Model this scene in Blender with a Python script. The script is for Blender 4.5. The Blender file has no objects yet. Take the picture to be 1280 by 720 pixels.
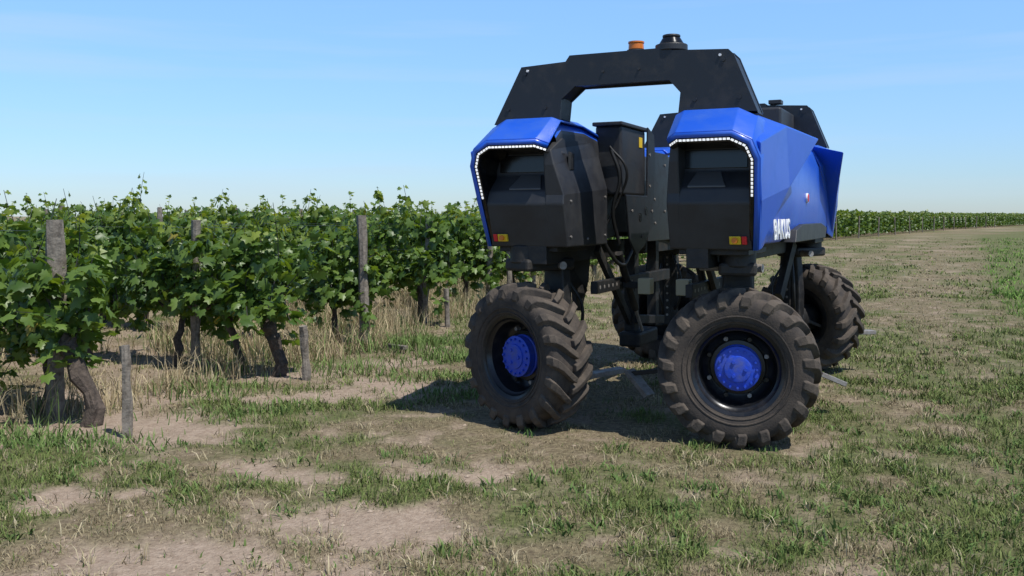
import bpy, math, random
import numpy as np
from mathutils import Vector, Matrix
random.seed(7); rng=np.random.default_rng(11)
sc=bpy.context.scene
sc.view_settings.view_transform='Standard'; sc.view_settings.look='None'; sc.view_settings.exposure=0
R=math.radians
# ---------------------------------------------------------------- materials
def mat(name,col,rough=.5,metal=0,coat=0,noise=None,bump=0,bscale=40,emis=None,es=0,spec=.5):
    m=bpy.data.materials.new(name); m.use_nodes=True; nt=m.node_tree; b=nt.nodes['Principled BSDF']
    b.inputs['Base Color'].default_value=(*col,1); b.inputs['Roughness'].default_value=rough
    b.inputs['Metallic'].default_value=metal; b.inputs['Coat Weight'].default_value=coat; b.inputs['Coat Roughness'].default_value=.2
    b.inputs['Specular IOR Level'].default_value=spec
    if emis: b.inputs['Emission Color'].default_value=(*emis,1); b.inputs['Emission Strength'].default_value=es
    tc=nt.nodes.new('ShaderNodeTexCoord')
    if noise:
        col2,scale,lo,hi=noise
        n=nt.nodes.new('ShaderNodeTexNoise'); n.inputs['Scale'].default_value=scale; n.inputs['Detail'].default_value=5; n.inputs['Roughness'].default_value=.68
        nt.links.new(tc.outputs['Object'],n.inputs['Vector'])
        r=nt.nodes.new('ShaderNodeMapRange'); r.inputs[1].default_value=lo; r.inputs[2].default_value=hi
        nt.links.new(n.outputs[0],r.inputs[0])
        mx=nt.nodes.new('ShaderNodeMix'); mx.data_type='RGBA'; mx.inputs[6].default_value=(*col,1); mx.inputs[7].default_value=(*col2,1)
        nt.links.new(r.outputs[0],mx.inputs[0]); nt.links.new(mx.outputs[2],b.inputs['Base Color'])
        rr=nt.nodes.new('ShaderNodeMapRange'); rr.inputs[3].default_value=rough; rr.inputs[4].default_value=min(1,rough+.25)
        nt.links.new(r.outputs[0],rr.inputs[0]); nt.links.new(rr.outputs[0],b.inputs['Roughness'])
    if bump:
        n2=nt.nodes.new('ShaderNodeTexNoise'); n2.inputs['Scale'].default_value=bscale; n2.inputs['Detail'].default_value=3
        nt.links.new(tc.outputs['Object'],n2.inputs['Vector'])
        bp=nt.nodes.new('ShaderNodeBump'); bp.inputs['Strength'].default_value=bump; bp.inputs['Distance'].default_value=.01
        nt.links.new(n2.outputs[0],bp.inputs['Height']); nt.links.new(bp.outputs[0],b.inputs['Normal'])
    return m
M_blue=mat('blue_paint',(.012,.092,.56),.36,0,.2,noise=((.04,.125,.46),3.5,.45,.9),bump=.03,bscale=300)
M_hub=mat('hub_blue',(.014,.06,.50),.45,noise=((.08,.10,.28),14,.45,.8),bump=.15,bscale=60)
M_black=mat('black_panel',(.020,.021,.025),.45,noise=((.042,.042,.043),5,.4,.85),bump=.04,bscale=350)
M_arch=mat('black_steel',(.014,.016,.021),.42,.1,noise=((.045,.044,.044),9,.5,.85),bump=.05,bscale=200)
M_gloss=mat('black_gloss',(.005,.005,.006),.18)
M_dark=mat('undercarriage',(.015,.015,.016),.55,.2,noise=((.06,.05,.04),12,.45,.8),bump=.15,bscale=80)
M_steel=mat('worn_steel',(.30,.285,.27),.5,.3,noise=((.16,.125,.10),18,.4,.75),bump=.2,bscale=60)
M_rim=mat('rim_black',(.012,.013,.016),.28,.2,noise=((.06,.052,.045),9,.5,.9))
M_tyre=mat('tyre_rubber',(.030,.027,.026),.8,noise=((.10,.080,.064),7,.32,.72),bump=.3,bscale=90,spec=.25)
M_lug=mat('tyre_lugs',(.046,.040,.036),.85,noise=((.13,.105,.083),9,.3,.72),bump=.3,bscale=90,spec=.2)
M_led=mat('led_white',(.8,.8,.8),.4,emis=(1,1,1),es=.7)
M_sunpatch=mat('sunlit_shelf_grey',(.07,.07,.072),.3)  # lighter grey standing in for sunlight on the black shelf
M_amber=mat('amber_lens',(.60,.16,.01),.25)
M_yellow=mat('yellow_mark',(.75,.5,.02),.5)
M_red=mat('red_mark',(.6,.02,.03),.45)
M_white=mat('white_print',(.8,.8,.8),.5)
M_cream=mat('cream_box',(.5,.45,.3),.6)
M_cable=mat('cable',(.01,.01,.01),.5)
M_wood=mat('old_wood',(.24,.21,.175),.9,noise=((.09,.075,.06),18,.38,.68),bump=.6,bscale=60)
M_bark=mat('bark',(.05,.038,.03),.95,noise=((.13,.10,.08),22,.4,.7),bump=.8,bscale=70)
M_wire=mat('wire',(.2,.2,.2),.5,.8)
def colmat(name,trans,rough=.5,spec=.4):
    m=bpy.data.materials.new(name); m.use_nodes=True; nt=m.node_tree; b=nt.nodes['Principled BSDF']
    a=nt.nodes.new('ShaderNodeAttribute'); a.attribute_name='col'
    nt.links.new(a.outputs['Color'],b.inputs['Base Color']); b.inputs['Roughness'].default_value=rough; b.inputs['Specular IOR Level'].default_value=spec
    if trans:
        t=nt.nodes.new('ShaderNodeBsdfTranslucent'); g=nt.nodes.new('ShaderNodeMix'); g.data_type='RGBA'; g.blend_type='MULTIPLY'; g.inputs[0].default_value=1
        g.inputs[7].default_value=(1.9,1.7,.5,1); nt.links.new(a.outputs['Color'],g.inputs[6]); nt.links.new(g.outputs[2],t.inputs['Color'])
        mx=nt.nodes.new('ShaderNodeMixShader'); mx.inputs[0].default_value=trans
        nt.links.new(b.outputs[0],mx.inputs[1]); nt.links.new(t.outputs[0],mx.inputs[2]); nt.links.new(mx.outputs[0],nt.nodes['Material Output'].inputs['Surface'])
    return m
M_leaf=colmat('vine_leaf',.38,.42,.5); M_grass=colmat('grass_blade',0,.7,.15)
# ---------------------------------------------------------------- mesh helpers
def link(o,parent=None):
    sc.collection.objects.link(o)
    if parent: o.parent=parent
    return o
def mesh(name,v,f,m,parent=None,smooth=False,bevel=0,seg=2,loc=None,rot=None):
    me=bpy.data.meshes.new(name); me.from_pydata([tuple(p) for p in v],[],f); me.update()
    mats=m if isinstance(m,list) else [m]
    for q in mats: me.materials.append(q)
    if smooth:
        for p in me.polygons: p.use_smooth=True
        me.set_sharp_from_angle(angle=R(38))
    o=bpy.data.objects.new(name,me); link(o,parent)
    import bmesh
    bm=bmesh.new(); bm.from_mesh(me); bmesh.ops.recalc_face_normals(bm,faces=bm.faces); bm.to_mesh(me); bm.free()
    if bevel:
        b=o.modifiers.new('b','BEVEL'); b.width=bevel; b.segments=seg; b.limit_method='ANGLE'; b.angle_limit=R(25)
    if loc: o.location=loc
    if rot: o.rotation_euler=rot
    return o
BF=[(0,1,2,3),(7,6,5,4),(0,4,5,1),(1,5,6,2),(2,6,7,3),(3,7,4,0)]
def box(name,a,b,m,parent=None,bevel=.006,**k):
    x0,y0,z0=a; x1,y1,z1=b
    v=[(x0,y0,z0),(x1,y0,z0),(x1,y1,z0),(x0,y1,z0),(x0,y0,z1),(x1,y0,z1),(x1,y1,z1),(x0,y1,z1)]
    return mesh(name,v,BF,m,parent,bevel=bevel,**k)
def beam(name,p,q,w,h,m,parent=None,bevel=.004,up=(0,0,1)):
    p=Vector(p);q=Vector(q);d=(q-p).normalized();s=d.cross(Vector(up))
    if s.length<1e-3: s=d.cross(Vector((0,1,0)))
    s.normalize();t=s.cross(d).normalized(); s*=w/2;t*=h/2
    v=[p-s-t,p+s-t,q+s-t,q-s-t,p-s+t,p+s+t,q+s+t,q-s+t]
    return mesh(name,v,BF,m,parent,bevel=bevel)
def cyl(name,p,q,r,m,parent=None,n=20,r2=None,bevel=0):
    r2=r if r2 is None else r2
    p=Vector(p);q=Vector(q);d=(q-p).normalized();s=d.orthogonal().normalized();t=d.cross(s)
    v=[];
    for c,rr in((p,r),(q,r2)):
        for i in range(n):
            a=2*math.pi*i/n; v.append(c+s*rr*math.cos(a)+t*rr*math.sin(a))
    f=[(i,(i+1)%n,n+(i+1)%n,n+i) for i in range(n)]+[tuple(range(n)),tuple(range(n,2*n))]
    return mesh(name,v,f,m,parent,smooth=True,bevel=bevel)
def prism(name,poly,axis,a0,a1,m,parent=None,bevel=.005,**k):
    def P(u,w,a): return (u,a,w) if axis=='y' else ((a,u,w) if axis=='x' else (u,w,a))
    n=len(poly); v=[P(u,w,a0) for u,w in poly]+[P(u,w,a1) for u,w in poly]
    f=[tuple(range(n)),tuple(range(n,2*n))]+[(i,(i+1)%n,n+(i+1)%n,n+i) for i in range(n)]
    return mesh(name,v,f,m,parent,bevel=bevel,**k)
def lathe(name,prof,m,parent=None,n=64,close=False):
    v=[];f=[];k=len(prof)
    for i in range(n):
        a=2*math.pi*i/n
        for w,r in prof: v.append((w,r*math.cos(a),r*math.sin(a)))
    for i in range(n):
        j=(i+1)%n
        for q in range(k-1+(1 if close else 0)):
            q2=(q+1)%k; f.append((i*k+q,i*k+q2,j*k+q2,j*k+q))
    return mesh(name,v,f,m,parent,smooth=True)
def tube(name,pts,r,m,parent=None):
    c=bpy.data.curves.new(name,'CURVE'); c.dimensions='3D'; c.bevel_depth=r; c.bevel_resolution=3; c.resolution_u=8
    s=c.splines.new('BEZIER'); s.bezier_points.add(len(pts)-1)
    for b,p in zip(s.bezier_points,pts): b.co=p; b.handle_left_type=b.handle_right_type='AUTO'
    c.materials.append(m); o=bpy.data.objects.new(name,c); return link(o,parent)
def npmesh(name,V,F,C,m,smooth=False):
    me=bpy.data.meshes.new(name); nv=len(V); nf,k=F.shape
    me.vertices.add(nv); me.vertices.foreach_set('co',V.astype(np.float32).ravel())
    me.loops.add(nf*k); me.loops.foreach_set('vertex_index',F.astype(np.int32).ravel())
    me.polygons.add(nf); me.polygons.foreach_set('loop_start',np.arange(0,nf*k,k,dtype=np.int32))
    try: me.polygons.foreach_set('loop_total',np.full(nf,k,dtype=np.int32))
    except Exception: pass
    me.update(calc_edges=True)
    if C is not None:
        at=me.color_attributes.new('col','FLOAT_COLOR','POINT'); at.data.foreach_set('color',np.c_[C,np.ones(nv)].astype(np.float32).ravel())
    if smooth: me.polygons.foreach_set('use_smooth',np.ones(nf,dtype=bool))
    me.materials.append(m); return me
# ---------------------------------------------------------------- noise
T=rng.random((8,256,256))
def vn(x,y,s=0):
    xi=np.floor(x).astype(int);yi=np.floor(y).astype(int);fx=x-xi;fy=y-yi;fx=fx*fx*(3-2*fx);fy=fy*fy*(3-2*fy);t=T[s%8]
    a=t[xi&255,yi&255];b=t[(xi+1)&255,yi&255];c=t[xi&255,(yi+1)&255];d=t[(xi+1)&255,(yi+1)&255]
    return (a*(1-fx)+b*fx)*(1-fy)+(c*(1-fx)+d*fx)*fy
def fbm(x,y,s=0,o=4):
    r=0;a=.5;w=0
    for i in range(o): r=r+a*vn(x*2**i+i*17.3,y*2**i+i*9.1,s+i); w+=a; a*=.5
    return r/w
def sst(a,b,x): t=np.clip((x-a)/(b-a),0,1); return t*t*(3-2*t)
RD=np.array([-20,3,5.0,6.85,8.7,10.5,14,22,35,56,95,153,230,600]); RX=np.array([-14,-5.0,-4.25,-3.38,-2.5,-1.65,-.6,2.4,8,19.8,45,88,155,500.])
def rowx(y): return np.interp(y,RD,RX)
GD=np.array([-20,4,9,16.8,28,67,105,160,600]);GX=np.array([2,3.6,5.6,8.7,14.4,34,61,112,550.])
def greenx(y): return np.interp(y,GD,GX)
BL=[(-1.35,3.75,.85,.42),(-.8,4.5,.50,.30),(-2.2,6.2,.75,.42),(-1.75,7.3,.9,.34),(-1.2,7.85,.65,.34),(-.3,5.5,.40,.22),(-1.2,5.2,.42,.2),(-2.95,6.3,.6,.5),(-.35,4.3,.25,.2),(-3.2,7.3,.7,.5),(-1.1,9.2,.6,.3),(-.9,3.9,.4,.25),(-2.3,8.4,.8,.5),(-2.0,4.9,.3,.12)]
def masks(x,y):
    wx=x+(fbm(x*1.3,y*1.3,2)-.5)*.9+(fbm(x*5,y*5,6)-.5)*.4; wy=y+(fbm(x*1.3+40,y*1.3,3)-.5)*.9+(fbm(x*5+9,y*5,1)-.5)*.4
    d=np.zeros_like(x)
    for cx,cy,rx,ry in BL: d=np.maximum(d,1.3-((wx-cx)/rx)**2-((wy-cy)/ry)**2)
    d=sst(-.05,1.15,d+1.5*(fbm(x*7,y*7,4,5)-.5))
    lft=sst(1.2,-.3,x-rowx(y)-1.0)*(y<30)
    d=np.maximum(d,sst(.60,.76,fbm(x*1.3+7,y*1.3,5)+.08*lft-.10*(1-lft))*.7)
    d=np.maximum(d,sst(.60,.72,fbm(x*5.5+3,y*5.5,2,3)+.03*lft-.03*(1-lft))*.6)
    inv=sst(.1,-.5,x-rowx(y)); d=np.maximum(d,inv*sst(.45,.6,fbm(x*2,y*2,6))*.6)
    g=.5*fbm(x*.6+3,y*.6,1,4)+.5*fbm(x*3.0,y*3.0,3,4)
    g=sst(.40,.60,g+.05*sst(1.0,2.6,x-.1*y)*(y<12)-.05*(inv>.5)+.005+.03*sst(12,30,y))
    gf=sst(-.4,.4,x-greenx(y)+.8*(fbm(x*.5,y*.5,3)-.5)); g=np.maximum(g,gf)
    mid=(rowx(y)+greenx(y))/2; wd=(greenx(y)-rowx(y))
    t=(x-mid)/wd
    st=(np.exp(-((t-.08)/.045)**2)+np.exp(-((t-.34)/.045)**2)+.6*np.exp(-((t+.2)/.04)**2))*sst(7,11,y)
    g=g*(1-.75*np.clip(st,0,1)*(1-gf)); d=d*(1-gf)
    return d,g,inv,gf,st
# ---------------------------------------------------------------- ground
def axis(fine,lo,hi,farlo,farhi,gr=1.12):
    a=list(np.arange(lo,hi,fine)); s=fine
    x=hi
    while x<farhi: a.append(x); s*=gr; x+=s
    s=fine; x=lo-fine; b=[]
    while x>farlo: b.append(x); s*=gr; x-=s
    return np.array(b[::-1]+a+[farhi]) 
ax=axis(.05,-6,7,-1800,1800,1.08); ay=axis(.05,2.6,15,-200,2500,1.05)
GXX,GYY=np.meshgrid(ax,ay); gx=GXX.ravel();gy=GYY.ravel()
def gz(x,y):
    d,g,inv,gf,st=masks(x,y)
    nr=sst(60,20,np.hypot(x,y))
    return nr*(.035*(fbm(x*1.5,y*1.5,0)-.5)+.022*(fbm(x*7,y*7,2)-.5)-.018*d)
d,g,inv,gf,st=masks(gx,gy)
V=np.c_[gx,gy,gz(gx,gy)]; nx,ny=len(ax),len(ay)
ii=(np.arange(ny-1)[:,None]*nx+np.arange(nx-1)[None]).ravel(); F=np.c_[ii,ii+1,ii+nx+1,ii+nx]
mg=bpy.data.materials.new('ground_mat'); mg.use_nodes=True; nt=mg.node_tree; N=nt.nodes; L=nt.links; b=N['Principled BSDF']
at=N.new('ShaderNodeAttribute'); at.attribute_name='col'; sp=N.new('ShaderNodeSeparateColor'); L.new(at.outputs['Color'],sp.inputs[0])
tc=N.new('ShaderNodeTexCoord')
def nz(s,dt=4,rg=.7):
    n=N.new('ShaderNodeTexNoise'); n.inputs['Scale'].default_value=s; n.inputs['Detail'].default_value=dt; n.inputs['Roughness'].default_value=rg; L.new(tc.outputs['Object'],n.inputs['Vector']); return n.outputs[0]
def mr(i,a,c,o0=0,o1=1):
    n=N.new('ShaderNodeMapRange'); n.inputs[1].default_value=a; n.inputs[2].default_value=c; n.inputs[3].default_value=o0; n.inputs[4].default_value=o1; L.new(i,n.inputs[0]); return n.outputs[0]
def mx(f,a,c):
    n=N.new('ShaderNodeMix'); n.data_type='RGBA'
    L.new(f,n.inputs[0])
    for i,q in((6,a),(7,c)):
        if isinstance(q,tuple): n.inputs[i].default_value=(*q,1)
        else: L.new(q,n.inputs[i])
    return n.outputs[2]
def ma(op,a,c):
    n=N.new('ShaderNodeMath'); n.operation=op; n.use_clamp=True
    for i,q in((0,a),(1,c)):
        if isinstance(q,(int,float)): n.inputs[i].default_value=q
        else: L.new(q,n.inputs[i])
    return n.outputs[0]
nA=nz(28,5,.72); nB=nz(9,5,.7)
straw=mx(mr(nA,.35,.65),(.11,.085,.055),(.28,.23,.14))
grn=mx(mr(nA,.35,.65),(.065,.085,.03),(.145,.165,.06))
fine=mr(nB,.38,.62)
veg=mx(ma('ADD',ma('MULTIPLY',sp.outputs[1],.75),ma('MULTIPLY',ma('SUBTRACT',fine,.5),.5)),straw,grn)
soil=mx(mr(nA,.3,.7),(.27,.20,.148),(.45,.355,.275))
allc=mx(ma('ADD',sp.outputs[0],ma('MULTIPLY',ma('SUBTRACT',mr(nB,.4,.6),.7),.4)),veg,soil)
L.new(allc,b.inputs['Base Color']); b.inputs['Roughness'].default_value=.95; b.inputs['Specular IOR Level'].default_value=.1
bp=N.new('ShaderNodeBump'); bp.inputs['Strength'].default_value=.9; bp.inputs['Distance'].default_value=.025; L.new(nz(50,4,.7),bp.inputs['Height']); L.new(bp.outputs[0],b.inputs['Normal'])
ground=link(bpy.data.objects.new('ground',npmesh('ground',V,F,np.c_[d,g,inv],mg,True)))
# ---------------------------------------------------------------- grass
def blades(px,py,h,w,C,lean=.5,name='grass',z=None):
    n=len(px); a=rng.random(n)*2*np.pi; l=rng.random(n)*lean*h; b2=rng.random(n)*2*np.pi
    pz=gz(px,py)-.004 if z is None else z
    dx=np.cos(a)*w/2;dy=np.sin(a)*w/2; lx=np.cos(b2)*l;ly=np.sin(b2)*l
    V=np.empty((n,5,3))
    V[:,0]=np.c_[px-dx,py-dy,pz];V[:,1]=np.c_[px+dx,py+dy,pz]
    V[:,2]=np.c_[px-dx*.8+lx*.35,py-dy*.8+ly*.35,pz+h*.55];V[:,3]=np.c_[px+dx*.8+lx*.35,py+dy*.8+ly*.35,pz+h*.55]
    V[:,4]=np.c_[px+lx,py+ly,pz+h*(1-.25*l/h)]
    o=(np.arange(n)*5)[:,None,None]; F=(np.array([[0,1,3],[0,3,2],[2,3,4]])[None]+o).reshape(-1,3)
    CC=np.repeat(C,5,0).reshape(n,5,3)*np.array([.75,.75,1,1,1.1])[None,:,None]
    return link(bpy.data.objects.new(name,npmesh(name,V.reshape(-1,3),F,CC.reshape(-1,3),M_grass)))
def sample(n,D0,D1,spread=.8,tuft=.03,per=9):
    k=n//per; u=rng.random(k); D=D0*(D1/D0)**u; X=(rng.random(k)*2-1)*spread*D
    x=np.repeat(X,per)+rng.normal(0,tuft,k*per); y=np.repeat(D,per)+rng.normal(0,tuft,k*per); tid=np.repeat(rng.random(k),per)
    return x,y,tid
def grasscol(x,y,tid,g,gf):
    n=len(x); pg=rng.random(n)*.35+.65*tid
    isg=pg<(.16+.70*g); r=rng.random((n,1))
    G=np.array([.085,.12,.032])*(1-r)+np.array([.20,.24,.075])*r
    S=np.array([.18,.14,.08])*(1-r)+np.array([.42,.355,.22])*r
    C=np.where(isg[:,None],G,S); C=np.where((gf>.5)[:,None],G*1.2*np.array([.85,1.15,.8]),C)
    return C,isg
for (n,D0,D1,h0,h1,w0,tf) in [(200000,3.0,8,.01,.045,.0035,.026),(140000,7,18,.018,.05,.007,.05),(75000,16,60,.025,.06,.02,.12)]:
    x,y,tid=sample(n,D0,D1,.72,tf); d,g,inv,gf,st=masks(x,y)
    clump=sst(.38,.58,fbm(x*3.3,y*3.3,7,3))
    keep=rng.random(len(x))>d*1.0; keep&=rng.random(len(x))>.72*(1-clump)
    x,y,tid,g,gf,st,inv,clump=[q[keep] for q in(x,y,tid,g,gf,st,inv,clump)]
    C,isg=grasscol(x,y,tid,g,gf); m=len(x)
    h=h0+(h1-h0)*rng.random(m)**1.6*(.4+.6*g+.6*clump); h*=1+.4*(isg)+.8*(gf>.5)
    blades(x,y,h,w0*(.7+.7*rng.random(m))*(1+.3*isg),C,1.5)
k=1100; D=3.2*(14/3.2)**rng.random(k); X=(rng.random(k)*2-1)*.7*D; d,g,inv,gf,st=masks(X,D); kp=(g>.3)&(d<.6); X=X[kp];D=D[kp]
per=16; x=np.repeat(X,per)+rng.normal(0,.035,len(X)*per); y=np.repeat(D,per)+rng.normal(0,.035,len(X)*per); r=rng.random((len(x),1))
blades(x,y,.02+.05*rng.random(len(x)),.008+.006*rng.random(len(x)),np.array([.065,.12,.03])*(1-r)+np.array([.16,.23,.07])*r,1.6,'weeds')
k=650; D=3.2*(20/3.2)**rng.random(k); X=(rng.random(k)*2-1)*.65*D; per=18; x=np.repeat(X,per)+rng.normal(0,.03,k*per); y=np.repeat(D,per)+rng.normal(0,.03,k*per); r=rng.random((k*per,1))
kp=~((np.abs(x-.9)<1.4)&(np.abs(y-6.2)<.6))
blades(x[kp],y[kp],(.03+.06*rng.random(len(x)))[kp],(.004+.003*rng.random(len(x)))[kp],(np.array([.26,.21,.12])*(1-r)+np.array([.5,.43,.28])*r)[kp],1.3,'dry_grass')
k=4200; D=6.2+rng.random(k)**.8*16; off=-rng.random(k)*3.4+.35; X=rowx(D)+off; cl=fbm(X*1.2,D*1.2,6); kp=cl>.43; X=X[kp];D=D[kp]
per=14; x=np.repeat(X,per)+rng.normal(0,.07,len(X)*per); y=np.repeat(D,per)+rng.normal(0,.07,len(X)*per); r=rng.random((len(x),1)); q=np.repeat(rng.random(len(X))<.22,per)
C=np.array([.28,.215,.12])*(1-r)+np.array([.55,.46,.29])*r; C=np.where(q[:,None],np.array([.10,.15,.045])*(.6+r),C)
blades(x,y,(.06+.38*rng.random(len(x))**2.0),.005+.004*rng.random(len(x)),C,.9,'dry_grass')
for (cx,cy,n,hh) in [(-2.85,5.85,420,.10),(-2.5,7.6,150,.22),(-1.55,8.7,160,.2),(-.55,9.4,500,.14),(-3.3,6.0,300,.16),(-1.3,9.9,160,.35),(-1.95,6.85,300,.11),(-.75,8.3,350,.1),(-.45,7.6,350,.08),(-.9,10.5,500,.16),(-1.0,3.9,90,.05)]:
    x=rng.normal(cx,.3,n);y=rng.normal(cy,.15,n);r=rng.random((n,1))
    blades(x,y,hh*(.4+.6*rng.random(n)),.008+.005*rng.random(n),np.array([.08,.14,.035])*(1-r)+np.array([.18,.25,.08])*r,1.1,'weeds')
sv=[];sf=[];
ico=[(0,0,1),(.9,0,.2),(.28,.85,.2),(-.72,.53,.2),(-.72,-.53,.2),(.28,-.85,.2),(0,0,-.6)]
icf=[(0,1,2),(0,2,3),(0,3,4),(0,4,5),(0,5,1),(6,2,1),(6,3,2),(6,4,3),(6,5,4),(6,1,5)]
cx=-3.4+rng.random(5000)*4.2; cy=3.3*(9/3.3)**rng.random(5000); cd_=masks(cx,cy)[0]; cz=gz(cx,cy)
for X,D,dd,z in zip(cx,cy,cd_,cz):
    if random.random()>dd*.6+.02: continue
    s=.0035+.018*random.random()**4; o=len(sv)
    for p in ico: sv.append((X+p[0]*s*random.uniform(.7,1.3),D+p[1]*s*random.uniform(.7,1.3),z+p[2]*s*.7))
    sf+=[tuple(q+o for q in t) for t in icf]
mesh('soil_clods',sv,sf,mat('clod',(.38,.30,.23),.95,noise=((.24,.18,.13),9,.4,.6)))
# ---------------------------------------------------------------- vines
LT=np.array([(0,.05),(.28,-.12),(.52,.12),(.34,.33),(.44,.62),(.17,.6),(0,.95),(-.17,.6),(-.44,.62),(-.34,.33),(-.52,.12),(-.28,-.12)])
def leaves(P,out,size,simple=False):
    n=len(P); up=np.array([0,0,1.])
    nrm=out*.75+up*.5+rng.normal(0,.42,(n,3)); nrm/=np.linalg.norm(nrm,axis=1)[:,None]
    t=out*.5-up*.8+rng.normal(0,.5,(n,3)); t-=nrm*(t*nrm).sum(1)[:,None]; t/=np.linalg.norm(t,axis=1)[:,None]; s=np.cross(t,nrm)
    tpl=np.array([(0,0),(.5,.35),(.2,.95),(-.45,.5)]) if simple else LT
    k=len(tpl); cen=P+t*(.35*size)[:,None]+nrm*(.07*size)[:,None]
    V=np.empty((n,k+1,3)); V[:,0]=cen
    for i,(a,c) in enumerate(tpl):
        dr=-.16*abs(a)*size if not simple else 0*size
        V[:,i+1]=P+s*(a*size)[:,None]+t*(c*size)[:,None]+nrm*(dr+rng.normal(0,.03,n)*size)[:,None]
    o=(np.arange(n)*(k+1))[:,None,None]; Ft=np.array([[0,i+1,(i+1)%k+1] for i in range(k)]); F=(Ft[None]+o).reshape(-1,3)
    r=rng.random((n,1)); C=np.array([.050,.105,.020])*(1-r)+np.array([.15,.235,.045])*r
    young=(P[:,2]>1.35)&(rng.random(n)<.55); C[young]=C[young]*np.array([1.6,1.3,1.2]); yl=rng.random(n)<.003; C[yl]=(.3,.26,.06)
    return V.reshape(-1,3),F,np.repeat(C,k+1,0)
def tubepts(P,rad,n=6):
    P=np.array(P);V=[];F=[]
    for i,p in enumerate(P):
        dd=P[min(i+1,len(P)-1)]-P[max(i-1,0)]; dd=Vector(dd).normalized(); s=dd.orthogonal().normalized();t=dd.cross(s)
        for j in range(n):
            a=2*math.pi*j/n; V.append(tuple(Vector(p)+(s*math.cos(a)+t*math.sin(a))*rad[i]*(1+.25*random.uniform(-1,1))))
    for i in range(len(P)-1):
        for j in range(n): F.append((i*n+j,i*n+(j+1)%n,(i+1)*n+(j+1)%n)); F.append((i*n+j,(i+1)*n+(j+1)%n,(i+1)*n+j))
    return np.array(V),np.array(F)
def vine(seed,nsh=20,per=46):
    random.seed(seed); base=0; Vs=[];Fs=[];Cs=[];Ms=[]
    def add(V,F,C,m):
        nonlocal base
        Vs.append(V);Fs.append(F+base);Cs.append(C);Ms.append(np.full(len(F),m));base+=len(V)
    x=y=0;P=[(0,0,-.05)];rr=[.045]
    for i in range(7): x+=random.uniform(-.045,.045);y+=random.uniform(-.03,.03);P.append((x,y,.09*(i+1)));rr.append(.042-.003*i+random.uniform(-.008,.010))
    V,F=tubepts(P,rr,7); add(V,F,np.full((len(V),3),.05),1)
    for sgn in(-1,1):
        Q=[(x,y,.60)]+[(x+sgn*.12*k,y+random.uniform(-.03,.03),.63+random.uniform(-.03,.04)) for k in range(1,5)]
        V,F=tubepts(Q,[.024,.020,.016,.013,.010],6); add(V,F,np.full((len(V),3),.05),1)
    LP=[];LO=[]
    for sN in range(nsh):
        sx=random.uniform(-.50,.50); tall=random.random()<.22; top=random.uniform(1.12,1.55)+(.34 if tall else 0); sy=random.uniform(-.07,.07); by=random.gauss(0,.15); bx=random.gauss(0,.17)
        low=sN<6
        if low: top=random.uniform(.30,.65); by=random.choice((-1,1))*random.uniform(.10,.32)
        elif sN<9: top=random.uniform(.95,1.2); by*=2.2
        Q=[]
        for k in range(7):
            t=k/6; Q.append((sx+bx*t,sy+by*t*t+.05*math.sin(t*5+sN),.64+(top-.64)*t-.12*abs(by)*t*t*3+(.5*t*(1-t) if low else 0)))
        V,F=tubepts(Q,[.006-.0006*k for k in range(7)],4); add(V,F,np.full((len(V),3),.08),2)
        Q=np.array(Q)
        for k in range(per if not low else int(per*.6)):
            t=random.random()**.85*6; i=min(int(t),5); p=Q[i]*(1-(t-i))+Q[i+1]*(t-i)
            rad=random.uniform(.03,.17)*(1-.5*t/6); a=random.random()*2*math.pi
            o=np.array([.5*math.cos(a),math.sin(a)*1.0,0]); LP.append(p+np.array([math.cos(a)*rad,math.sin(a)*rad*1.15,random.uniform(-.10,.04)])); LO.append(o)
    LP=np.array(LP);LO=np.array(LO); n=len(LP); sz=rng.uniform(.075,.145,n)*(1-.4*sst(1.3,1.8,LP[:,2]))
    V,F,C=leaves(LP,LO,sz); add(V,F,C,0)
    V=np.vstack(Vs);F=np.vstack(Fs);C=np.vstack(Cs); me=npmesh('grapevine_mesh',V,F,C,M_leaf); me.materials.append(M_bark); me.materials.append(M_leaf)
    me.polygons.foreach_set('material_index',np.concatenate(Ms).astype(np.int32)); me.update(); return me
hi=[vine(s) for s in range(20,27)]
mid=[vine(s,14,30) for s in range(30,33)]
def hedge(seed,Ln=4,n=1500):
    x=rng.uniform(-Ln/2,Ln/2,n); lump=fbm(x*1.5+seed*9,x*0+seed,1); top=1.35+.6*lump; z=.25+(top-.25)*rng.random(n)**.7; y=rng.normal(0,.2,n)
    P=np.c_[x,y,z]; O=np.c_[np.zeros(n),np.sign(y),np.zeros(n)]; V,F,C=leaves(P,O,rng.uniform(.13,.24,n),True)
    return npmesh('far_row_mesh',V,F,C*.85,M_leaf)
far=[hedge(s) for s in range(4)]
random.seed(5)
starts=[];y=4.9
while y<330:
    starts.append((float(rowx(y)),y)); 
    yy=y; s=0; 
    while s<2.03: dx=float(rowx(yy+.05)-rowx(yy)); s+=math.hypot(dx,.05); yy+=.05
    y=yy
rd=Vector((-.9,.436,0)).normalized(); rang=math.atan2(rd.y,rd.x)
def post(x,y,h,r,name='vineyard_post',tilt=(0,0)):
    P=[(0,0,-.1)]+[(tilt[0]*k/5+random.uniform(-.006,.006),tilt[1]*k/5+random.uniform(-.006,.006),h*k/5) for k in range(1,6)]
    rr=[r*random.uniform(.9,1.1) for _ in P]; V,F=tubepts(P,rr,9)
    V=list(map(tuple,V)); F=[tuple(f) for f in F]+[tuple(range(len(V)-9,len(V)))]
    return mesh(name,V,F,M_wood,loc=(x,y,0))
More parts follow.
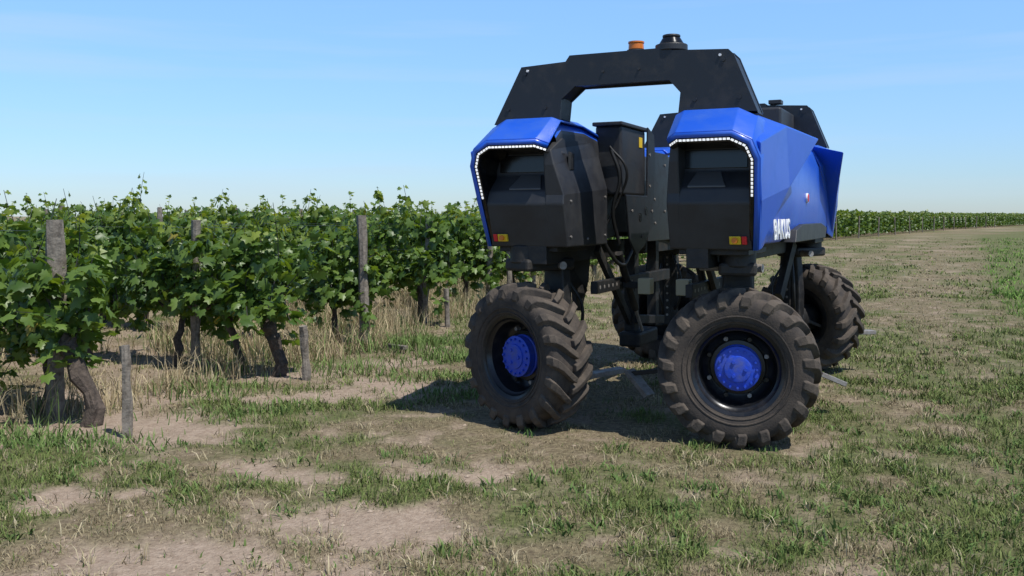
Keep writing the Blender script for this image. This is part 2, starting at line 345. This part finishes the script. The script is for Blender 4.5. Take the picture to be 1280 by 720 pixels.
for i,(sx,sy) in enumerate(starts):
    row=bpy.data.objects.new('vineyard_row',None); row.location=(sx,sy,0); row.rotation_euler=(0,0,rang); link(row); row.empty_display_size=.2
    if sy<17:
        n=9 if sy<9 else 14; start={1:.02,2:-.05,3:.42}.get(i,.15)
        for k in range(n):
            o=bpy.data.objects.new('grapevine',random.choice(hi)); o.location=(start+k*.95+random.uniform(-.1,.1),random.uniform(-.07,.07),0)
            o.rotation_euler=(0,0,random.choice((0,math.pi))+random.uniform(-.15,.15)); s=random.uniform(.9,1.08); o.scale=(s,s,s*random.uniform(.88,1.10)); link(o,row)
        for z in(.62,1.0,1.35): cyl('trellis_wire',(-.1,0,z),(n,0,z),.0015,M_wire,row,n=5)
    elif sy<42:
        for k in range(18):
            o=bpy.data.objects.new('grapevine',random.choice(mid)); o.location=(k*.98,random.uniform(-.05,.05),0)
            o.rotation_euler=(0,0,random.choice((0,math.pi))+random.uniform(-.12,.12)); s=random.uniform(.95,1.1); o.scale=(s*1.1,s*1.2,s); link(o,row)
    else:
        for k in range(3 if sy<160 else 2):
            o=bpy.data.objects.new('grapevine_hedge',random.choice(far)); o.location=(2+k*4,0,0); o.rotation_euler=(0,0,random.choice((0,math.pi))); o.scale=(1,1.2,random.uniform(.96,1.08)); link(o,row)
    if 6<sy<120:
        off={1:.12,2:-.55,3:.0,4:-.12}.get(i,.1)
        w=Vector((sx,sy,0))-rd*off
        if sy<22 or i%3==0: post(w.x,w.y,random.uniform(1.38,1.5) if i!=2 else 1.42,.06 if i in(1,3) else .045,tilt=(random.uniform(-.05,.1),random.uniform(-.05,.05)))
        if sy<20:
            for q in(5,10):
                w2=Vector((sx,sy,0))+rd*q; post(w2.x,w2.y,1.6,.04)
post(-2.56,6.12,.60,.032,'anchor_stake',(-.01,.0)); post(-1.82,8.2,.48,.035,'anchor_stake',(-.04,0)); post(-.85,12.2,.5,.035,'anchor_stake',(-.03,0))
post(-.05,16.2,1.1,.045)
for (x,y,h,tx) in[(-2.98,6.5,.62,-.14),(-2.15,8.5,.5,-.08)]:
    P=[(0,0,-.05),(.03,0,.1),(-.02,.03,.22),(tx*.6,0,.33),(tx*.9,.02,h*.72),(tx*1.25,0,h*.88),(tx*1.0,0,h)]; V,F=tubepts(P,[.07,.062,.052,.066,.058,.072,.04],10)
    mesh('vine_stump',V,[tuple(f) for f in F]+[tuple(range(len(V)-10,len(V)))],M_bark,loc=(x,y,0))
beam('fallen_stake',(-1.35,10.1,.04),(-1.12,9.7,.07),.06,.04,M_wood)
# ---------------------------------------------------------------- ROBOT
bot=bpy.data.objects.new('vineyard_straddle_robot',None); bot.location=(1.473,5.61,0); bot.rotation_euler=(0,0,R(-26)); link(bot)
CX=-.90; LEN=3.6
def gridmesh(name,rows,m,parent,solid=0,smooth=True,midx=None,bevel=0):
    k=len(rows[0]); v=[p for r in rows for p in r]; f=[]
    for i in range(len(rows)-1):
        for j in range(k-1): f.append((i*k+j,i*k+j+1,(i+1)*k+j+1,(i+1)*k+j))
    o=mesh(name,v,f,m,parent,smooth=smooth)
    if midx:
        for p in o.data.polygons: p.material_index=midx(p.index,k)
    if solid:
        s=o.modifiers.new('s','SOLIDIFY'); s.thickness=solid; s.offset=0
    if bevel:
        s=o.modifiers.new('b','BEVEL'); s.width=bevel; s.segments=3; s.limit_method='ANGLE'; s.angle_limit=R(25)
    return o
for side in(1,-1):
    def W(p): return (CX+side*(.40+p[0]),p[1],p[2])
    prof=[(.02,1.27),(.02,2.0),(.06,2.07),(.38,2.07),(.48,2.02),(.53,1.88),(.54,1.62),(.525,1.38),(.49,1.27),(.02,1.27)]
    rows=[]
    for yy,dz,do in[(.03,-.02,-.02),(.12,.04,-.01),(.55,.05,0),(.95,.0,.0),(1.3,-.03,.015),(1.8,-.03,.02),(2.3,-.03,.015),(2.65,.0,0),(3.05,.05,0),(3.48,.04,-.01),(3.57,-.02,-.02)]:
        rows.append([W((o+(do if o>.3 else 0),yy,z+(dz if z>1.8 else 0)+(.06 if (z<1.3 and 1.0<yy<2.9) else 0))) for o,z in prof])
    o=gridmesh('body_shell',rows,[M_blue,M_black],bot,midx=lambda i,k:(1 if (i%(k-1)) in(0,8) else 0),bevel=.02)
    for end in(0,1):
        def E(p): 
            q=W(p); return (q[0],q[1],q[2]) if end==0 else (q[0],LEN-q[1],q[2])
        A=[(.0,-.14,1.935),(.07,-.20,1.965),(.42,-.22,1.965),(.53,-.20,1.91),(.57,-.17,1.80),(.55,-.07,1.5),(.525,.01,1.25)]
        B=[(.0,.06,2.10),(.06,.04,2.125),(.40,.04,2.125),(.51,.05,2.07),(.575,.05,1.88),(.555,.06,1.55),(.53,.08,1.26)]
        C=[(.01,.5,2.10),(.06,.5,2.13),(.39,.5,2.13),(.50,.5,2.07),(.56,.5,1.90),(.545,.3,1.6),(.52,.2,1.28)]
        D_=[(.02,.95,2.04),(.06,.95,2.075),(.38,.95,2.075),(.48,.95,2.02),(.535,.95,1.9),(.535,.5,1.62),(.512,.3,1.30)]
        gridmesh('front_hood' if end==0 else 'rear_hood',[[E(p) for p in r] for r in(A,B,C,D_)],M_blue,bot,solid=.014,bevel=.006)
        I=[(.012,-.147,1.908),(.075,-.207,1.933),(.41,-.227,1.933),(.505,-.207,1.885),(.54,-.177,1.795),(.52,-.077,1.5),(.497,.003,1.25)]
        Lp=[(.02,-.14,1.882),(.08,-.197,1.905),(.40,-.217,1.905),(.482,-.197,1.865),(.512,-.167,1.79),(.492,-.07,1.5),(.47,.005,1.25)]
        Rr=[(.03,.05,1.87),(.085,.05,1.885),(.39,.05,1.885),(.46,.05,1.84),(.48,.04,1.77),(.465,.03,1.5),(.45,.03,1.25)]
        A2=[(p[0],p[1]-.006,p[2]) for p in A]
        gridmesh('lip_band',[[E(p) for p in r] for r in(A2,I)],M_blue,bot,solid=.008)
        gridmesh('visor_inner',[[E(p) for p in r] for r in(I,Lp,Rr)],M_gloss,bot,solid=.004)
        path=[Vector(a).lerp(Vector(c),.5) for a,c in zip(I,Lp)]; path[5]=path[4].lerp(path[5],.75)
        v=[];f=[]; seg=[path[j] for j in range(6)]; tot=sum((seg[j+1]-seg[j]).length for j in range(5)); nled=34
        for q in range(nled):
            s=(q+.5)/nled*tot; j=0
            while s>(seg[j+1]-seg[j]).length: s-=(seg[j+1]-seg[j]).length; j+=1
            dd=(seg[j+1]-seg[j]).normalized(); c=seg[j]+dd*s+Vector((0,-.006,0)); nn=dd.cross(Vector((0,1,0))).normalized(); ln=tot/nled*.36
            o0=len(v)
            for yy in(0,.012):
                for a,c2 in((-1,-1),(1,-1),(1,1),(-1,1)): v.append(E(c+dd*ln*a+nn*.0062*c2+Vector((0,yy,0))))
            f+=[tuple(o0+t for t in fc) for fc in BF]
        mesh('led_strip',v,f,M_led,bot)
        z=[(.06,1.90),(.055,1.74),(-.055,1.63),(-.08,1.54),(.0,1.25),(.12,1.25),(.12,1.90)]
        vv=[E((-.01,a,c)) for a,c in z]+[E((.50,a,c)) for a,c in z]; n=len(z)
        mesh('front_fascia',vv,[tuple(range(n)),tuple(range(n,2*n))]+[(i,(i+1)%n,n+(i+1)%n,n+i) for i in range(n)],M_black,bot,bevel=.012,seg=3)
        vv=[E(p) for p in[(.05,.048,1.76),(.455,.048,1.76),(.455,.052,1.875),(.05,.052,1.875),(.05,.07,1.76),(.455,.07,1.76),(.455,.07,1.875),(.05,.07,1.875)]]
        mesh('sensor_glass',vv,BF,M_gloss,bot,bevel=.003)
        def sh(o,t,h): return E((o,.055-.11*t,1.74-.11*t+h))
        vv=[sh(.10,.95,.0),sh(.34,.95,.0),sh(.29,.1,0),sh(.14,.1,0),sh(.10,.95,.012),sh(.34,.95,.012),sh(.29,.1,.012),sh(.14,.1,.012)]
        mesh('sunlit_shelf_patch',vv,BF,M_sunpatch,bot,bevel=.004)  # thin grey panel paints the sunlit patch on the fascia shelf
        ci=-.085 if side<0 else -.03
        pf=[(-.072,1.60,1),(-.082,1.54,1),(.0,1.25,1),(.76,1.25,1),(.76,1.66,1),(.74,1.90,.3),(.62,1.99,.1),(.10,1.99,.0),(-.10,1.90,.0),(-.10,1.80,.3)]
        vv=[E((ci*t+.005,a,c)) for a,c,t in pf]+[E((.06,a,c)) for a,c,t in pf]; n=len(pf)
        mesh('inner_cover',vv,[(2,3,4,0),(2,0,1),(0,4,5,9),(9,5,6,8),(8,6,7),tuple(range(n,2*n))]+[(i,(i+1)%n,n+(i+1)%n,n+i) for i in range(n)],M_black,bot,bevel=.012,seg=3)
        box_v=[E(p) for p in[(-.03,.12,1.77),(-.03,.20,1.77),(-.03,.20,1.90),(-.03,.12,1.90),(-.045,.13,1.78),(-.045,.19,1.78),(-.045,.19,1.89),(-.045,.13,1.89)]]
        mesh('handle_recess',box_v,BF,M_dark,bot)
        for (a,c) in[(.04,1.32),(.04,1.56),(.7,1.32),(.7,1.6),(.35,1.3)]:
            cyl('bolt',E((ci+.01,a,c)),E((ci-.004,a,c)),.008,M_steel,bot,n=8)
        y0=-.015
        vv=[E(p) for p in[(.36,y0-.015,1.285),(.43,y0-.015,1.285),(.43,.03,1.285),(.36,.03,1.285),(.36,y0-.03,1.335),(.43,y0-.03,1.335),(.43,.03,1.335),(.36,.03,1.335)]]
        mesh('marker_housing',vv,BF,M_yellow if end==0 else M_red,bot,bevel=.004)
        c=Vector((.395,y0-.02,1.31)); cyl('marker_lens',E(c),E(c+Vector((0,-.02,0))),.018,M_amber,bot,n=16)
        vv=[E(p) for p in[(.435,y0-.01,1.285),(.465,y0-.01,1.285),(.465,.03,1.285),(.435,.03,1.285),(.435,y0-.028,1.335),(.465,y0-.028,1.335),(.465,.03,1.335),(.435,.03,1.335)]]
        mesh('reflector',vv,BF,M_red,bot,bevel=.003)
        P=[(.575,-.17,1.90),(.63,.40,2.04),(.745,1.05,2.00),(.63,.52,1.64),(.535,.06,1.27),(.565,-.09,1.55),
           (.50,-.12,1.92),(.44,.40,2.12),(.47,.98,2.07),(.50,.46,1.64),(.50,.08,1.28),(.50,-.02,1.55)]
        mesh('side_fin',[E(p) for p in P],[(0,1,5),(1,3,5),(1,2,3),(5,3,4),(0,6,7,1),(1,7,8,2),(2,8,9,3),(3,9,10,4),(4,10,11,5),(5,11,6,0),(6,11,9,7),(7,9,8),(11,10,9)],M_blue,bot,smooth=False,bevel=.010,seg=3)
    prism('skirt',[(1.15,1.27),(2.75,1.27),(2.85,1.36),(2.5,1.40),(1.5,1.40),(1.2,1.36)],'x',CX+side*.80,CX+side*.972,M_black,bot)
    cyl('logo_badge',(CX+side*.955,1.75,1.60),(CX+side*.974,1.75,1.60),.03,M_red,bot)
    cyl('logo_ring',(CX+side*.95,1.75,1.60),(CX+side*.970,1.75,1.60),.038,M_white,bot)
    box('chassis_rail',(CX+side*.48,.0,1.13),(CX+side*.62,3.6,1.262),M_dark,bot)
    box('chassis_plate',(CX+side*.42,.05,1.215),(CX+side*.86,.62,1.255),M_dark,bot)
    box('chassis_plate',(CX+side*.42,2.95,1.215),(CX+side*.86,3.5,1.255),M_dark,bot)
    def xi(d): return CX+side*(.40-d)
    box('cabinet',(xi(.16),.84,1.62),(xi(-.05),1.42,2.14),M_black,bot,bevel=.02,seg=3)
    box('cabinet_lid',(xi(.18),.80,2.135),(xi(-.06),1.46,2.165),M_black,bot,bevel=.008)
    prism('bracket_plate',[(.86,1.62),(.95,1.28),(1.1,1.16),(1.30,1.22),(1.52,1.40),(1.60,1.9),(1.56,2.12),(1.40,2.17),(1.38,1.62)],'x',xi(.175),xi(.19),M_arch,bot)
    prism('bracket_plate',[(1.62,1.25),(2.3,1.25),(2.2,2.0),(1.72,2.0)],'x',xi(.10),xi(.118),M_arch,bot)
    for (a,c) in[(1.44,1.95),(1.44,1.7),(1.5,1.5),(1.25,1.3),(1.0,1.5)]:
        cyl('bolt',(xi(.17),a,c),(xi(.196),a,c),.011,M_steel,bot,n=8)
    for (a,c) in[(1.75,1.9),(1.8,1.6),(1.82,1.4),(2.1,1.9),(2.1,1.5)]:
        cyl('bolt',(xi(.1),a,c),(xi(.125),a,c),.011,M_steel,bot,n=8)
    for (a,c) in[(1.2,1.45),(1.35,1.5)]: cyl('plate_hole',(xi(.19),a,c),(xi(.193),a,c),.035,M_gloss,bot)
    box('warning_label',(xi(.162),1.25,2.0),(xi(.164),1.33,2.08),M_yellow,bot,bevel=0)
    tube('hose',[(xi(.1),.78,1.95),(xi(.16),.80,1.75),(xi(.1),.82,1.5),(xi(.12),.9,1.25)],.014,M_cable,bot)
    tube('hose',[(xi(.08),.80,1.98),(xi(.2),.84,1.8),(xi(.14),.86,1.6),(xi(.05),.82,1.4)],.01,M_cable,bot)
    tube('hose',[(xi(.05),.7,1.3),(xi(.12),.9,1.1),(xi(.1),1.2,1.15),(xi(.05),1.5,1.3)],.015,M_cable,bot)
    beam('tool_mast',(xi(.0),1.55,.45),(xi(.0),1.55,1.27),.09,.11,M_dark,bot)
    beam('tool_mast',(xi(-.02),2.2,.5),(xi(-.02),2.2,1.27),.08,.09,M_dark,bot)
    beam('tool_bar',(xi(.05),.55,.94),(xi(.05),2.4,.94),.05,.09,M_dark,bot)
    for k in range(9): cyl('bar_hole',(xi(.05)-.026,.62+k*.09,.94),(xi(.05)+.026,.62+k*.09,.94),.014,M_steel,bot,n=10)
    beam('tool_link',(xi(.0),.75,1.22),(xi(.0),1.5,.6),.04,.07,M_dark,bot)
    beam('tool_link',(xi(.06),1.5,.62),(xi(.06),2.2,.55),.05,.07,M_dark,bot)
    cyl('ram',(xi(.1),.95,1.18),(xi(.1),1.35,.72),.03,M_dark,bot); cyl('ram_rod',(xi(.1),1.35,.72),(xi(.1),1.52,.53),.014,M_steel,bot)
    box('valve_block',(xi(.30),1.10,.86),(xi(.20),1.20,.98),M_cream,bot)
    box('valve_bracket',(xi(.21),1.12,.90),(xi(.0),1.17,.95),M_dark,bot)
    box('tool_head',(xi(.12),1.4,.40),(xi(-.06),1.9,.52),M_dark,bot,bevel=.02)
# lettering
for side in(1,-1):
    cu=bpy.data.curves.new('lettering','FONT'); cu.body='BAKUS'; cu.size=.185; cu.extrude=.003; cu.offset=.003; cu.space_character=1.12
    o=bpy.data.objects.new('tmp',cu); sc.collection.objects.link(o); bpy.context.view_layer.update()
    me=bpy.data.meshes.new_from_object(o.evaluated_get(bpy.context.evaluated_depsgraph_get())); bpy.data.objects.remove(o)
    me.materials.clear(); me.materials.append(M_white); t=bpy.data.objects.new('lettering',me); link(t,bot)
    if side==1: t.location=(CX+.966,.31,1.31); t.rotation_euler=(R(90),0,R(90))
    else: t.location=(CX-.966,.93,1.31); t.rotation_euler=(R(90),0,R(-90))
# arches
def arch(y0,name):
    out=[(-1.81,2.10),(-1.60,2.49),(-1.27,2.505),(-1.24,2.545),(-.56,2.545),(-.53,2.525),(-.17,2.505),(-.135,2.47),(0.01,2.11)]
    inn=[(-.49,2.11),(-.475,2.25),(-.55,2.335),(-1.20,2.335),(-1.30,2.25),(-1.315,2.11)]
    for yy in(y0,y0+.17):
        pts=out+inn; n=len(pts)
        v=[(a,yy-.012,c) for a,c in pts]+[(a,yy+.012,c) for a,c in pts]
        q=[(0,1,13,14),(1,2,12,13),(2,3,12),(3,4,11,12),(4,5,11),(5,6,10,11),(6,7,10),(7,8,9,10)]
        f=q+[tuple(i+n for i in t) for t in q]+[(i,(i+1)%n,n+(i+1)%n,n+i) for i in range(n)]
        mesh(name,v,f,M_arch,bot)
    k=len(out)
    v=[(a,y0+.01,c-.012) for a,c in out]+[(a,y0+.16,c-.012) for a,c in out]
    mesh('arch_skin',v,[(i,i+1,k+i+1,k+i) for i in range(k-1)],M_arch,bot)
    k=len(inn); v=[(a,y0+.01,c+.01) for a,c in inn]+[(a,y0+.16,c+.01) for a,c in inn]
    mesh('arch_skin_inner',v,[(i,i+1,k+i+1,k+i) for i in range(k-1)],M_arch,bot)
    for (a,c) in[(-1.57,2.44),(-.2,2.44),(-1.70,2.2),(-.1,2.2),(-1.42,2.2),(-.38,2.2)]: cyl('arch_bolt',(a,y0-.020,c),(a,y0-.01,c),.013,M_arch,bot,n=10)
    for (a,c) in[(-.22,2.47),(-1.55,2.46),(-1.0,2.42),(-.75,2.42)]: cyl('arch_pin',(a,y0-.022,c),(a,y0-.01,c),.009,M_white if a>-.5 or a<-1.5 else M_black,bot,n=8)
arch(.08,'front_arch'); arch(3.35,'rear_arch')
cyl('beacon_base',(-.80,.16,2.535),(-.80,.16,2.56),.062,M_black,bot); cyl('beacon_lens',(-.80,.16,2.56),(-.80,.16,2.605),.052,M_amber,bot,r2=.05,bevel=.006); cyl('beacon_cap',(-.80,.16,2.605),(-.80,.16,2.615),.054,M_amber,bot)
cyl('lidar_base',(-.56,.16,2.53),(-.56,.16,2.575),.105,M_black,bot,n=32,bevel=.006); cyl('lidar_body',(-.56,.16,2.575),(-.56,.16,2.625),.085,M_gloss,bot,n=32,r2=.055,bevel=.01); cyl('lidar_cap',(-.56,.16,2.622),(-.56,.16,2.64),.058,M_black,bot,n=32,bevel=.006)
box('rear_box',(-.62,2.6,2.02),(-.28,3.3,2.42),M_black,bot,bevel=.02)
box('rear_sensor',(-.52,3.3,2.53),(-.40,3.42,2.57),M_black,bot)
# wheels
def tyre_mesh():
    prof=[(-.135,.265),(-.155,.285),(-.175,.34),(-.18,.39),(-.168,.435),(-.14,.457),(-.07,.466),(0,.468),(.07,.466),(.14,.457),(.168,.435),(.18,.39),(.175,.34),(.155,.285),(.135,.265)]
    v=[];f=[];n=72;k=len(prof)
    for i in range(n):
        a=2*math.pi*i/n
        for w,r in prof: v.append((w,r*math.cos(a),r*math.sin(a)))
    for i in range(n):
        for q in range(k-1): j=(i+1)%n; f.append((i*k+q,i*k+q+1,j*k+q+1,j*k+q))
    nb=len(f)
    NL=19
    for s in(-1,1):
        for l in range(NL):
            a0=2*math.pi*(l+(.5 if s>0 else 0))/NL
            path=[(-.012,0,.455,.505),(.03,.05,.455,.509),(.075,.12,.452,.507),(.12,.20,.448,.502),(.158,.255,.435,.490),(.184,.285,.415,.462),(.19,.30,.385,.405)]
            o=len(v); wd=[.026,.030,.032,.034,.038,.040,.034]
            for (w,da,rb,rt),hw in zip(path,wd):
                for rr,m in((rb,1.35),(rt,.8),(rt,-.8),(rb,-1.35)):
                    a=a0+da+m*hw/.48/1.15; ww=w if rr==rt else min(w,.172) ; v.append((s*ww,rr*math.cos(a),rr*math.sin(a)))
            for i in range(len(path)-1):
                for q in range(3): f.append((o+i*4+q,o+i*4+q+1,o+i*4+4+q+1,o+i*4+4+q))
            e=o+4*(len(path)-1); f+= [(o,o+1,o+2,o+3),(e,e+1,e+2,e+3)]
    return v,f,nb
tv,tf,nb=tyre_mesh()
def wheel(x,y,ang):
    u=bpy.data.objects.new('wheel_unit',None); link(u,bot); u.location=(x,y,.495); u.rotation_euler=(0,0,R(ang))
    t=mesh('tyre',tv,tf,[M_tyre,M_lug],u)
    for p in t.data.polygons:
        if p.index>=nb: p.material_index=1
        else: p.use_smooth=True
    t.rotation_euler=(random.random()*6,0,0)
    b=t.modifiers.new('b','BEVEL'); b.width=.005; b.segments=2; b.limit_method='ANGLE'; b.angle_limit=R(40)
    lathe('sidewall_ring',[(.168,.330),(.179,.336),(.179,.342),(.168,.348)],M_tyre,u); lathe('sidewall_ring',[(.160,.300),(.168,.304),(.170,.309),(.160,.312)],M_tyre,u)
    lathe('rim',[(.15,.272),(.158,.288),(.150,.290),(.140,.266),(.12,.258),(.11,.243),(.02,.232),(.0,.215),(-.01,.18),(.02,.17),(.025,.12),(.0,.12),(-.13,.23),(-.145,.275),(-.15,.29),(-.158,.285),(-.14,.24),(-.10,.22)],M_rim,u)
    q=.68
    lathe('hub',[(.0,.146),(.05*q,.146),(.06*q,.138),(.12*q,.134),(.125*q,.140),(.142*q,.140),(.147*q,.134),(.155*q,.10),(.158*q,.085),(.172*q,.082),(.176*q,.07),(.174*q,.0)],M_hub,u,n=48)
    for k in range(16):
        a=k/16*2*math.pi; cyl('hub_bolt',(.14*q,.119*math.cos(a),.119*math.sin(a)),(.155*q+.012,.119*math.cos(a),.119*math.sin(a)),.008,M_hub,u,n=6)
    for k in range(8):
        a=(k+.5)/8*2*math.pi; cyl('wheel_nut',(.0,.192*math.cos(a),.192*math.sin(a)),(.035,.192*math.cos(a),.192*math.sin(a)),.015,M_rim if k%2 else M_steel,u,n=6)
    for k in range(3):
        a=k/3*2*math.pi; cyl('hub_plug',(.17*q,.05*math.cos(a),.05*math.sin(a)),(.19*q,.05*math.cos(a),.05*math.sin(a)),.012,M_hub,u,n=6)
    cyl('axle_motor',(-.28,0,0),(.0,0,0),.125,M_dark,u,n=28,bevel=.01)
    prism('leg',[(-.11,-.12),(.11,-.12),(.12,.25),(.085,.66),(-.085,.66),(-.12,.25)],'x',-.34,-.25,M_dark,u,bevel=.015)
    box('leg_strip',(-.36,-.03,-.1),(-.34,.03,.66),M_dark,u)
    for k in range(9): cyl('leg_hole',(-.362,0,.0+k*.07),(-.358,0,.0+k*.07),.012,M_steel,u,n=8)
    box('yoke',(-.36,-.12,.585),(.10,.12,.67),M_dark,u,bevel=.02)
    cyl('kingpin',(0,0,.64),(0,0,.765),.115,M_dark,u,n=28,bevel=.01)
    cyl('steer_ram',(-.2,.16,.62),(-.35,-.25,.62),.028,M_steel,u)
    tube('hose',[(-.36,.05,.5),(-.45,.1,.3),(-.4,.05,.05),(-.28,.05,.0)],.012,M_cable,u)
    tube('hose',[(-.36,-.05,.6),(-.43,-.12,.35),(-.38,-.1,.1),(-.28,-.05,.02)],.012,M_cable,u)
    return u
w1=wheel(-.15,.25,282); w2=wheel(-1.575,.10,247); w3=wheel(-.17,3.48,65); w4=wheel(-1.6,3.40,115)
def gbar(p,q,anchor,wd=.10):
    beam('guard_bar',p,q,wd,.035,M_steel,bot); 
    m=Vector(p).lerp(Vector(q),.12); beam('guard_strut',m,anchor,.045,.03,M_dark,bot)
gbar((-1.44,.30,.29),(-1.08,.70,.34),(-1.42,.42,.55)); gbar((-.99,.57,.36),(-.82,.52,.20),(-.3,.62,.45))
gbar((.20,1.40,.30),(.36,1.50,.22),(-.1,.7,.42)); gbar((.05,3.35,.37),(.40,3.58,.37),(-.2,3.25,.5)); gbar((-1.75,.9,.28),(-1.95,1.2,.26),(-1.55,.5,.5)); gbar((-1.3,3.0,.3),(-1.1,2.6,.28),(-1.5,3.2,.5))
for side in(1,-1):
    beam('brace',(CX+side*.72,.62,1.22),(CX+side*.60,.95,.85),.06,.10,M_dark,bot); beam('brace',(CX+side*.66,2.95,1.22),(CX+side*.60,2.6,.75),.06,.10,M_dark,bot)
    prism('tool_cheek',[(.8,1.22),(1.2,1.22),(1.15,.95),(1.0,.72),(.9,.74),(.86,1.0)],'x',CX+side*.62,CX+side*.66,M_dark,bot)
# ---------------------------------------------------------------- light, sky, camera
az=math.atan2(.682,-.732); el=R(61)
to=Vector((math.cos(el)*.682,-math.cos(el)*.732,math.sin(el)))
sl=bpy.data.lights.new('sun','SUN'); sl.energy=5.0; sl.angle=R(.5); sl.color=(1,.965,.90); so=link(bpy.data.objects.new('sun',sl)); so.rotation_euler=(-to).to_track_quat('-Z','Y').to_euler(); so.location=(5,-5,12)
w=bpy.data.worlds.new('World'); sc.world=w; w.use_nodes=True; n=w.node_tree; bg=n.nodes['Background']; sk=n.nodes.new('ShaderNodeTexSky'); sk.sky_type='NISHITA'; sk.sun_disc=False
sk.sun_elevation=el; sk.sun_rotation=az; sk.air_density=1.0; sk.dust_density=.1; sk.ozone_density=3.0; sk.altitude=100
tcw=n.nodes.new('ShaderNodeTexCoord'); sx=n.nodes.new('ShaderNodeSeparateXYZ'); n.links.new(tcw.outputs['Generated'],sx.inputs[0])
rp=n.nodes.new('ShaderNodeValToRGB'); e=rp.color_ramp.elements; e[0].position=0; e[0].color=(.58,.72,1.0,1); e[1].position=.24; e[1].color=(1.2,1.45,1.65,1); q=e.new(.5); q.color=(.85,.88,.95,1)
n.links.new(sx.outputs[2],rp.inputs[0])
ml=n.nodes.new('ShaderNodeMix'); ml.data_type='RGBA'; ml.blend_type='MULTIPLY'; ml.inputs[0].default_value=1; n.links.new(sk.outputs[0],ml.inputs[6]); n.links.new(rp.outputs[0],ml.inputs[7])
mp=n.nodes.new('ShaderNodeMapping'); mp.inputs['Scale'].default_value=(1.0,1.0,14); mp.inputs['Rotation'].default_value=(0,R(3),0); n.links.new(tcw.outputs['Generated'],mp.inputs['Vector'])
no=n.nodes.new('ShaderNodeTexNoise'); no.inputs['Scale'].default_value=2.0; no.inputs['Detail'].default_value=5; n.links.new(mp.outputs[0],no.inputs['Vector'])
mrn=n.nodes.new('ShaderNodeMapRange'); mrn.inputs[1].default_value=.5; mrn.inputs[2].default_value=.8; mrn.inputs[4].default_value=.4; n.links.new(no.outputs[0],mrn.inputs[0])
mixw=n.nodes.new('ShaderNodeMix'); mixw.data_type='RGBA'; mixw.inputs[7].default_value=(4.8,5.8,6.9,1); n.links.new(mrn.outputs[0],mixw.inputs[0]); n.links.new(ml.outputs[2],mixw.inputs[6]); n.links.new(mixw.outputs[2],bg.inputs['Color'])
bg.inputs['Strength'].default_value=.125
cd=bpy.data.cameras.new('camera'); cd.lens=32.34; cd.sensor_width=36; cd.shift_y=-.0703; cd.clip_end=5000; cam=link(bpy.data.objects.new('camera',cd)); cam.location=(0,0,1.46); cam.rotation_euler=(R(90),0,0); sc.camera=cam
